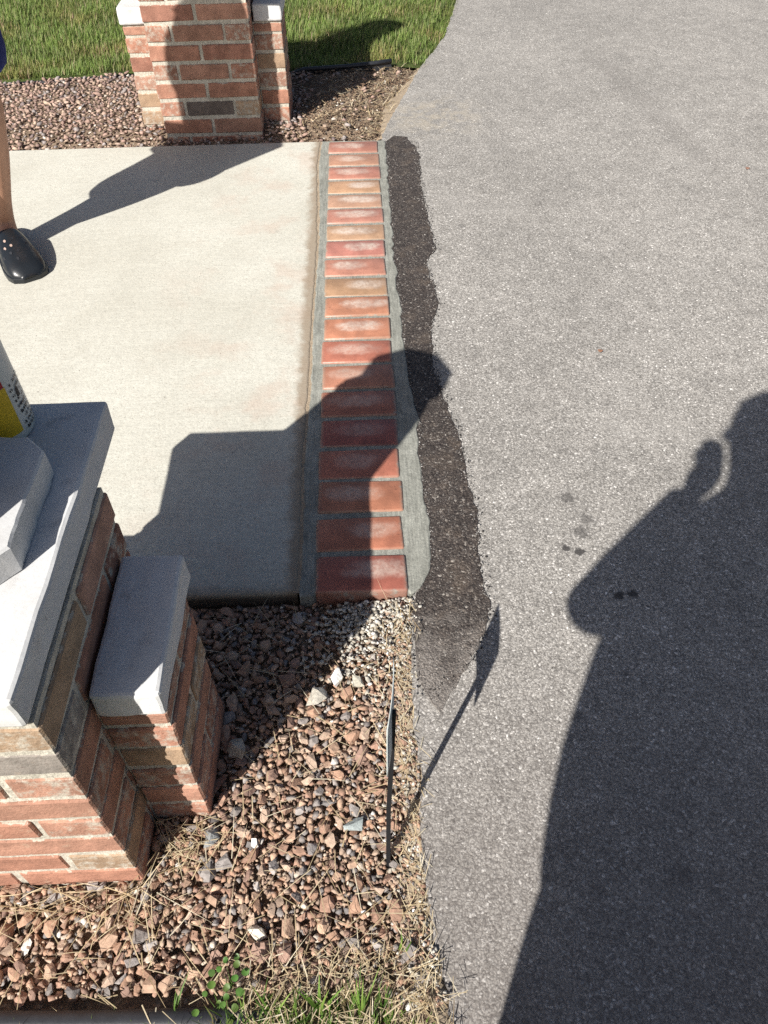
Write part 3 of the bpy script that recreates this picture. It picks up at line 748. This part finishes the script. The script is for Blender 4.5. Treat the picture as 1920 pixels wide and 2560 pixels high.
for _ in range(95000):
    x = random.uniform(-2.9, 1.0); y = 4.04+2.3*random.random()**1.35
    if x > ex(y)-.005+random.uniform(-.02, .012) or y < ey(x)+.02+.05*abs(noise.noise(Vector((x*9, 0, 4))))+ (random.random()**2)*.06: continue
    pn = noise.noise(Vector((x*3, y*3, 6))); hgt = random.uniform(.024, .052)*(1+.25*pn)
    c = scol(GC); k = 1+.35*noise.noise(Vector((x*5, y*5, 2))); br = max(0, noise.noise(Vector((x*4+7, y*4, 9))))*.6
    c = (c[0]*k*(1+br), c[1]*k, c[2]*k*(1+br*.6))
    L_items.append(((x, y, zl(x, y)-.004), random.gauss(.6, 1.5), hgt, random.uniform(.05, .65), random.uniform(.0022, .0045), c, random.uniform(.1, .9)))
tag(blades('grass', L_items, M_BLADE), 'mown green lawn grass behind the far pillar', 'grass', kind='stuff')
STC = [((.66, .53, .33), 5), ((.76, .64, .43), 4), ((.48, .36, .21), 2), ((.82, .74, .56), 1.5)]
st = []
def straw(x, y, n=1, L0=.03, L1=.09, lift=.012, ang=None):
    for _ in range(n):
        xx, yy = x+random.gauss(0, .012), y+random.gauss(0, .012)
        if in_piers(xx, yy, .006): continue
        a = random.uniform(0, 6.28) if ang is None else random.gauss(ang, .5); L_ = random.uniform(L0, L1)
        if in_piers(xx+math.cos(a)*L_, yy+math.sin(a)*L_, .0) or xx+math.cos(a)*L_ > ex(yy+math.sin(a)*L_)+.012: continue
        st.append(((xx, yy, zg(xx, yy)+random.uniform(.006, lift+.012)), a, L_, random.uniform(1.25, 1.62), random.uniform(.0010, .0020), scol(STC), random.gauss(.1, .55)))
for _ in range(430):                   # along the driveway
    y = random.uniform(.16, .93); x = ex(y)-abs(random.gauss(0, .032))+.008; straw(x, y, 1, .015, .05, ang=random.choice((1.57, 4.71, 0.6, 2.4)))
for _ in range(260):                    # foot of the pillar
    x = random.uniform(-1.0, -.38); straw(x, .445-abs(random.gauss(0, .022)), 1, .03, .09)
for _ in range(130): straw(random.gauss(-.345, .035), .52+random.gauss(0, .022), 1, .025, .07)
for _ in range(210): straw(random.uniform(-1.0, .05), random.uniform(.24, .46), 1, .03, .12)
for _ in range(170): straw(random.uniform(-.45, .05), random.uniform(.45, .95), 1, .03, .10)
for _ in range(560):                    # matted dead grass at the bottom
    y = random.uniform(.17, .33); straw(random.uniform(-.22, .06), y, 1, .015, .05)
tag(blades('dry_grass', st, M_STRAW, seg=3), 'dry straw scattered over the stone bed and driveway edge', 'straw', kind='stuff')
fs = []
for _ in range(420):
    y = random.uniform(3.3, 4.08); x = ex(y)-abs(random.gauss(0, .2))-.02
    if in_piers(x, y, .02, True): continue
    fs.append(((x, y, zf(x, y)+.006), random.uniform(0, 6.28), random.uniform(.02, .07), random.uniform(1.2, 1.6), .0028, scol(STC), random.uniform(-.2, .3)))
tag(blades('dry_grass', fs, M_STRAW), 'dry grass clippings on the bare soil right of the far pillar', 'straw', kind='stuff')
vg = []
for _ in range(5200):
    y = .235-.9*random.random()**2.2; x = random.uniform(-1.6, .07)
    if x > ex(y)-.03: continue
    vg.append(((x, y, -.03), random.uniform(0, 6.28), random.uniform(.03, .07), random.uniform(.05, .6), random.uniform(.002, .004), scol(GC), random.uniform(.1, .8)))
for _ in range(260):
    y = random.uniform(.20, .262); x = random.uniform(-.26, .0)
    vg.append(((x, y, -.03), random.gauss(1.4, .9), random.uniform(.035, .085), random.uniform(.02, .5), random.uniform(.002, .0042), scol([((.09, .17, .03), 3), ((.06, .12, .022), 4), ((.16, .25, .05), 1.5), ((.20, .16, .08), 2)]), random.uniform(.1, .7)))
for _ in range(300):
    y = random.uniform(.19, .275); x = random.uniform(-.24, .0)
    vg.append(((x, y, -.035), random.gauss(1.2, 1.2), random.uniform(.02, .05), random.uniform(.05, .8), random.uniform(.002, .004), scol([((.10, .17, .03), 3), ((.07, .13, .025), 3), ((.28, .24, .11), 3)]), random.uniform(.1, .8)))
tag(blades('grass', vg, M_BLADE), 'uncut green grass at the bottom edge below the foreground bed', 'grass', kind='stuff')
def tuft(px, py, n, L0, L1, w, label, name='grass_tuft', dirs=None):
    P = from_px(px, py, -.02); E_ = tag(empty(name, (P.x, P.y, zg(P.x, P.y)-.005)), label, 'weed', 'green weeds at the bottom of the bed')
    for k in range(n):
        a = random.uniform(0, 6.28) if dirs is None else dirs[k % len(dirs)]+random.gauss(0, .2)
        c = scol([((.14, .25, .04), 3), ((.20, .30, .06), 2), ((.10, .19, .035), 2)])
        o = blades('blade', [((random.gauss(0, .003), random.gauss(0, .003), 0), a, random.uniform(L0, L1), random.uniform(.15, .75), random.uniform(.7, 1.2)*w, c, random.uniform(.2, .7))], M_BLADE, E_, 5)
tuft(800, 2540, 6, .05, .085, .0055, 'broad light green grass blades splayed at the bottom of the bed', dirs=[2.6, .5, 1.4, 3.6, .9])
tuft(690, 2545, 3, .05, .08, .006, 'two-bladed bright green grass shoot beside the leafy weed', dirs=[2.5, .9])
tuft(905, 2540, 7, .045, .09, .004, 'clump of thin upright green blades near the bottom centre', dirs=[1.5, 1.2, 1.8])
tuft(1000, 2390, 3, .03, .05, .004, 'single short yellow-green shoot near the driveway edge', dirs=[.9, 1.3])
tuft(440, 2545, 3, .05, .08, .003, 'thin grey-green blades over the black edging', dirs=[1.0, .8])
def weed(px, py, label, n=13, hgt=.05):
    P = from_px(px, py, -.02); E_ = tag(empty('leafy_weed', (P.x, P.y, zg(P.x, P.y))), label, 'weed', 'green weeds at the bottom of the bed')
    for k in range(n):
        a = k*2.4; rr = .004+.020*math.sqrt((k+.5)/n); z = hgt*(1-.65*(k/n))+random.uniform(-.004, .004)
        c = (rr*math.cos(a), rr*math.sin(a)*1.3, z); L_ = random.uniform(.005, .0078)
        V = []; u = Vector((math.cos(a), math.sin(a), random.uniform(-.1, .35))).normalized(); v = Vector((-math.sin(a), math.cos(a), 0)); w_ = u.cross(v)
        ring = [Vector(c)+u*L_*(1+math.cos(t))*.85+v*L_*.75*math.sin(t)+w_*(.0015*math.cos(2*t)) for t in np.linspace(0, 2*math.pi, 10, endpoint=False)]
        o = mk('leaf', [tuple(q) for q in ring]+[tuple(sum(ring, Vector())/10-w_*.0015)], [(i, (i+1) % 10, 10) for i in range(10)], M_LEAF, E_, True)
        o.color = (random.uniform(.8, 1.2), random.uniform(.85, 1.15), .9, 1)
        mk('stem', [(0, 0, 0), (.0012, 0, 0), (0, .0012, 0), (c[0], c[1], c[2])], [(0, 1, 3), (1, 2, 3), (2, 0, 3)], M_LEAF, E_)
t_ = NT('weed_leaf'); M_LEAF = t_.out(t_.mix(1, (.085, .155, .035), t_.n('ObjectInfo').outputs['Color'], 'MULTIPLY'), .5, None, .4)
weed(580, 2470, 'small leafy weed with round green leaves at the bottom of the bed', 12, .05)
weed(545, 2530, 'low round-leaved weed tight against the black edging', 6, .025)
def leaf_litter(px, py, L_, col, label, z=.006):
    P = from_px(px, py, 0); a = random.uniform(0, 6.28)
    V = [(math.cos(t)*L_, math.sin(t)*L_*.45, .003*math.cos(2*t)) for t in np.linspace(0, 6.283, 12, endpoint=False)]+[(0, 0, .004)]
    o = mk('fallen_leaf', V, [(i, (i+1) % 12, 12) for i in range(12)], plain('dead_leaf', col, .8), None, True)
    o.location = (P.x, P.y, z); o.rotation_euler = (.1, .15, a); tag(o, label, 'leaf', 'fallen leaf bits')
leaf_litter(1500, 881, .008, (.20, .10, .06), 'small red-brown leaf scrap lying on the sunlit driveway')
leaf_litter(1867, 424, .009, (.20, .11, .08), 'tiny reddish scrap on the driveway at the upper right')

# ------------------------------------------------------------------ people
def skin_mesh(name, verts, edges, mat, parent, root=0, sub=2):
    me = bpy.data.meshes.new(name); me.from_pydata([v[0] for v in verts], edges, []); me.update()
    o = bpy.data.objects.new(name, me); link(o)
    md = o.modifiers.new('skin', 'SKIN'); md.use_smooth_shade = True; md.branch_smoothing = .6
    for i, v in enumerate(verts):
        r = v[1] if isinstance(v[1], tuple) else (v[1], v[1])
        me.skin_vertices[0].data[i].radius = r; me.skin_vertices[0].data[i].use_root = (i == root)
    ss = o.modifiers.new('sub', 'SUBSURF'); ss.levels = sub; ss.render_levels = sub
    dg = bpy.context.evaluated_depsgraph_get(); ev = o.evaluated_get(dg); m2 = bpy.data.meshes.new_from_object(ev)
    bpy.data.objects.remove(o); m2.name = name; m2.materials.clear(); m2.materials.append(mat)
    m2.polygons.foreach_set('use_smooth', [True]*len(m2.polygons))
    return link(bpy.data.objects.new(name, m2), parent)
class Fig:
    def __init__(s): s.v = []; s.e = []
    def add(s, p, r, prev=None):
        s.v.append((tuple(p), r)); i = len(s.v)-1
        if prev is not None: s.e.append((prev, i))
        return i
    def chain(s, pts, prev=None):
        for p, r in pts: prev = s.add(p, r, prev)
        return prev
def hand(fig, wrist_i, wrist, d, up, curl=.9, side=1):
    d = Vector(d).normalized(); up = Vector(up).normalized(); sd_ = d.cross(up).normalized()*side
    w = Vector(wrist); palm = fig.add(w+d*.05, (.044, .056), wrist_i); kn = fig.add(w+d*.085, (.038, .056), palm)
    for k, (off, L_) in enumerate(((-.030, .070), (-.010, .080), (.010, .075), (.030, .058))):
        b = w+d*.09+sd_*off; dd = d.copy(); pr = fig.add(b, .0125, kn)
        for q in range(3):
            dd = (dd*math.cos(curl*.55)-up*math.sin(curl*.55)).normalized(); b = b+dd*L_/3; pr = fig.add(b, .0122-.001*q, pr)
    b = w+d*.03-sd_*.03; pr = fig.add(b, .015, palm)
    for q in range(2): b = b+(d*.7-sd_*.5-up*.4).normalized()*.03; pr = fig.add(b, .013, pr)
def human(name, loc0, label, hips, neck, head, legs, arms, shirt_m, pants_m, pants_cut, hs=1.):
    """all joints in world coordinates"""
    E_ = tag(empty(name, loc0), label, 'person'); o3 = Vector(loc0)
    L = lambda p: Vector(p)-o3
    hv, nv = L(hips), L(neck); f_ = Fig()
    h0 = f_.add(hv, (.15, .11)); waist = f_.add(hv.lerp(nv, .3), (.135, .10), h0); chest = f_.add(hv.lerp(nv, .68), (.16, .115), waist); nk = f_.add(nv, .06, chest)
    hd = L(head); b1 = f_.add(nv.lerp(hd, .45), .055, nk); c1 = f_.add(hd-Vector((0, 0, .03)), (.072, .085), b1); c2 = f_.add(hd+Vector((0, 0, .06)), (.078, .095), c1); f_.add(hd+Vector((0, 0, .105)), (.05, .06), c2)
    for (hip, knee, ank, toe) in legs:
        a = f_.chain([(L(hip), .082), (L(hip).lerp(L(knee), .5), .073), (L(knee), .055), (L(knee).lerp(L(ank), .35), .053), (L(knee).lerp(L(ank), .8), .036), (L(ank), .037)], h0)
        t = L(toe); an = L(ank)
        f_.chain([(an.lerp(t, .45)+Vector((0, 0, -.025)), (.036, .028)), (t, (.034, .018))], a)
    for (sh, el, wr, hd_d, hd_u, side) in arms:
        a = f_.chain([(L(sh), .058), (L(sh).lerp(L(el), .5), .048), (L(el), .040), (L(el).lerp(L(wr), .35), .040), (L(wr), .027)], chest)
        hand(f_, a, L(wr), hd_d, hd_u, .9, side)
    body = skin_mesh('body', f_.v, f_.e, M_SKIN, E_)
    if hs == 1:
        s_ = Fig(); a0 = s_.add(hv+Vector((0, 0, -.06)), (.185, .145)); a1 = s_.add(hv.lerp(nv, .3), (.17, .135), a0); a2 = s_.add(hv.lerp(nv, .68), (.185, .14), a1); s_.add(nv-Vector((0, 0, .05)), .085, a2)
        for (sh, el, *_r) in arms: s_.chain([(L(sh), .075), (L(sh).lerp(L(el), .62), .070)], a2)
        skin_mesh('shirt', s_.v, s_.e, shirt_m, E_)
    else:
        bm = bmesh.new()
        def loft(P_, n=18):
            rings = []
            for i, (c, ra) in enumerate(P_):
                tg = (P_[min(i+1, len(P_)-1)][0]-P_[max(i-1, 0)][0]).normalized(); u = tg.cross(Vector((0, 1, 0)) if abs(tg.y) < .8 else Vector((1, 0, 0))).normalized(); w = tg.cross(u)
                rings.append([bm.verts.new(c+(u*math.cos(q)+w*math.sin(q))*ra) for q in np.linspace(0, 2*math.pi, n, endpoint=False)])
            for A_, B_ in zip(rings, rings[1:]):
                for k in range(n): bm.faces.new((A_[k], A_[(k+1) % n], B_[(k+1) % n], B_[k]))
            bm.faces.new(rings[0][::-1]); bm.faces.new(rings[-1])
        loft([(L(p), q) for p, q in (((-.08, -.33, .58), .115), ((-.09, -.33, .66), .145), ((-.10, -.33, .74), .175), ((-.11, -.33, .83), .198), ((-.12, -.33, .92), .215), ((-.125, -.32, 1.02), .224), ((-.14, -.29, 1.12), .215), ((-.155, -.25, 1.22), .185), ((-.155, -.225, 1.30), .150), ((-.155, -.21, 1.37), .110), ((-.16, -.20, 1.43), .065))])
        for (sh, el, wr, *_r) in arms:
            a_, b_, c_ = L(sh), L(el), L(wr)
            loft([(a_.lerp(L((-.155, -.225, 1.30)), .35), .07), (a_, .082), (a_.lerp(b_, .5), .075), (b_.lerp(a_, .15), .068), (b_+(b_-(a_+c_)/2).normalized()*.012, .066), (b_.lerp(c_, .2), .064), (b_.lerp(c_, .6), .055), (c_, .044), (c_.lerp(b_, -.04), .03)])
        bmesh.ops.recalc_face_normals(bm, faces=bm.faces); bm_obj('shirt', bm, shirt_m, E_, True)
    p_ = Fig(); b0 = p_.add(hv, (.17, .13) if hs == 1 else .12)
    for (hip, knee, ank, toe) in legs:
        pts = [(L(hip), .120 if hs == 1 else .098), (L(hip).lerp(L(knee), .5), .125 if hs == 1 else .108), (L(knee), .094)]
        ka, an = L(knee), L(ank)
        if pants_cut < 0: pts = pts[:2]+[(L(hip).lerp(L(knee), .86), .135)]
        elif pants_cut > 1: pts += [(ka.lerp(an, .5), .075), (ka.lerp(an, .9), .065)]
        else: pts += [(ka.lerp(an, pants_cut), .096)]
        p_.chain(pts, b0)
    skin_mesh('trousers' if pants_cut > 1 else 'shorts', p_.v, p_.e, pants_m, E_)
    # face and hair
    fw = Vector((Vector(legs[0][3])-Vector(legs[0][2]))); fw.z = 0; fw.normalize(); rt = fw.cross(Vector((0, 0, 1)))
    bm = bmesh.new(); bmesh.ops.create_uvsphere(bm, u_segments=20, v_segments=14, radius=1, matrix=Matrix.Translation(hd+Vector((0, 0, .045))-fw*.022) @ Matrix.Diagonal((.094, .098, .105, 1))); bm_obj('hair', bm, M_HAIR, E_, True)
    for nm, c, r, mt in (('nose', hd+fw*.098+Vector((0, 0, .005)), .012, M_SKIN), ('mouth', hd+fw*.088-Vector((0, 0, .035)), .012, M_RED), ('eye', hd+fw*.085+rt*.03+Vector((0, 0, .03)), .010, M_FROST), ('eye', hd+fw*.085-rt*.03+Vector((0, 0, .03)), .010, M_FROST), ('ear', hd+rt*.082, .018, M_SKIN), ('ear', hd-rt*.082, .018, M_SKIN)):
        bm = bmesh.new(); bmesh.ops.create_uvsphere(bm, u_segments=10, v_segments=8, radius=r, matrix=Matrix.Translation(c) @ Matrix.Diagonal((1, 1, .6 if nm == 'mouth' else 1.3, 1))); bm_obj(nm, bm, mt, E_, True)
    return E_
def clog(par, o3, heel, toe, z0=.006):
    """foam clog along heel->toe: rounded toe box with holes, open heel and strap"""
    hp, tp = Vector((*heel, z0)), Vector((*toe, z0)); ax = (tp-hp); L_ = ax.length; ax.normalize(); sdv = Vector((-ax.y, ax.x, 0))
    wid = [(0, .024), (.04, .037), (.2, .045), (.4, .048), (.6, .057), (.75, .062), (.88, .060), (.95, .050), (1., .022)]
    hgt = [(0, .050), (.15, .060), (.38, .066), (.42, .092), (.50, .092), (.62, .082), (.75, .069), (.88, .052), (.95, .037), (1., .018)]
    W_ = lambda t: interp(wid, t); Hh = lambda t: interp(hgt, t)
    V = []; Fc = []; n = 16; ts = [0, .03, .08, .16, .26, .36, .40, .44, .50, .56, .62, .68, .74, .80, .86, .91, .95, .98, 1.]
    for t in ts:
        w, h = W_(t), Hh(t)
        for k in range(n):
            a = math.pi*k/(n-1); x = math.cos(a); zz = math.sin(a)
            zz = abs(zz)**.75; xx = math.copysign(abs(x)**.8, x)
            V.append(tuple(hp+ax*(L_*t)+sdv*(xx*w)+Vector((0, 0, .012+zz*(h-.012)))-o3))
    for i in range(len(ts)-1):
        for k in range(n-1):
            if ts[i] < .42 and 4 <= k <= 10: continue      # open back
            Fc.append((i*n+k, i*n+k+1, i*n+n+k+1, i*n+n+k))
    b = len(V)
    Fc.append(tuple(range(n))); Fc.append(tuple((len(ts)-1)*n+k for k in range(n))[::-1])
    up = mk('clog_upper', V, Fc, M_CLOG, par, True)
    poly = [(hp+ax*(L_*t)+sdv*(W_(t)+.004)) for t in ts]+[(hp+ax*(L_*t)-sdv*(W_(t)+.004)) for t in ts[::-1]]
    c0 = [(p.x-o3.x, p.y-o3.y) for p in poly]
    prism('clog_sole', c0, z0-o3.z, z0-o3.z+.018, M_CLOG, par, bev=.004)
    for (t, s_) in ((.60, .45), (.60, .05), (.60, -.4), (.68, .58), (.68, .2), (.68, -.2), (.68, -.55), (.76, .40), (.76, 0), (.76, -.38), (.84, .2), (.84, -.2), (.66, -.80), (.76, -.78)):
        w, h = W_(t), Hh(t); a = math.acos(max(-1, min(1, math.copysign(abs(s_)**(1/.8), s_)))); zz = math.sin(a)**.75
        c = hp+ax*(L_*t)+sdv*(s_*w)+Vector((0, 0, .012+zz*(h-.012)+.0006))-o3
        nrm = (sdv*s_*.9+Vector((0, 0, 1))*max(.15, 1-abs(s_)*.7)+ax*(.25+max(0, t-.7))).normalized(); u = nrm.cross(ax).normalized(); v = nrm.cross(u)
        V = [tuple(c+u*.0042*math.cos(q)+v*.0060*math.sin(q)) for q in np.linspace(0, 6.283, 10, endpoint=False)]
        mk('vent_hole', V, [tuple(range(10))], M_CLOGHOLE if (s_, t) in ((-.4, .60), (-.55, .68), (-.2, .68)) else M_INK, up)
    # heel strap
    pts = []; m_ = 14
    for k in range(m_+1):
        a = math.pi*k/m_; pts.append(hp+ax*(L_*(.42-.42*math.sin(a)))+sdv*(.043*math.cos(a))+Vector((0, 0, .055-.010*math.sin(a))))
    V = [tuple(p+Vector((0, 0, dz))-o3) for p in pts for dz in (-.008, .008)]
    mk('heel_strap', V, [(2*k, 2*k+1, 2*k+3, 2*k+2) for k in range(m_)], M_CLOG, par, True)
# bystander at the left edge: only a leg, the shorts and a clog are in the picture
hips = (-1.20, 2.41, .90)
P_by = human('person', (-1.19, 2.46, 0), 'person in navy shorts and black clogs stepping on the pale walk', hips, (-1.22, 2.40, 1.40), (-1.22, 2.38, 1.58),
    [((-1.09, 2.42, .86), (-1.080, 2.445, .47), (-1.180, 2.495, .085), (-1.085, 2.335, .04)), ((-1.27, 2.37, .86), (-1.32, 2.27, .46), (-1.42, 2.14, .085), (-1.31, 1.97, .04))],
    [((-1.08, 2.48, 1.36), (-1.05, 2.52, 1.08), (-1.06, 2.44, .86), (.05, -.2, -1), (-1, 0, .1), 1), ((-1.37, 2.31, 1.36), (-1.43, 2.26, 1.08), (-1.41, 2.16, .86), (.05, -.2, -1), (1, 0, .1), -1)],
    M_GREYSHIRT, M_BLUE, -1)
clog(P_by, Vector((-1.19, 2.46, 0)), (-1.232, 2.565), (-1.052, 2.270)); clog(P_by, Vector((-1.19, 2.46, 0)), (-1.456, 2.20), (-1.276, 1.905))
# the one taking the picture, behind the lens
P_ph = human('person', (-.06, -.32, 0), 'person in jeans holding up the phone, standing behind the viewpoint', (-.12, -.33, .95), (-.17, -.21, 1.45), (-.165, -.145, 1.60),
    [((.00, -.33, .88), (.07, -.31, .48), (.08, -.38, .085), (.08, -.20, .03)), ((-.19, -.32, .88), (-.120, -.31, .48), (-.11, -.38, .085), (-.11, -.20, .03))],
    [((-.30, -.20, 1.30), (-.272, -.075, 1.035), (-.160, .0, 1.240), (.16, .05, 1), (.25, -1, 0), -1), ((.02, -.23, 1.36), (.11, -.18, 1.10), (.03, -.07, 1.27), (-.1, .35, 1), (-.9, -.3, 0), 1)],
    M_GREYSHIRT, M_DENIM, 2, 1.12)
for a_, b_ in (((.08, -.46), (.08, -.16)), ((-.11, -.46), (-.11, -.16))): clog(P_ph, Vector((-.06, -.32, 0)), a_, b_)
ph = tag(empty('phone', (0, 0, H)), 'dark phone held up by the person behind the viewpoint', 'phone')
ph.matrix_world = m
o = bm_obj('body', box_bm(.072, .146, .008, .003, 2), M_DKMETAL, ph); o.location = (.012, -.055, .012)
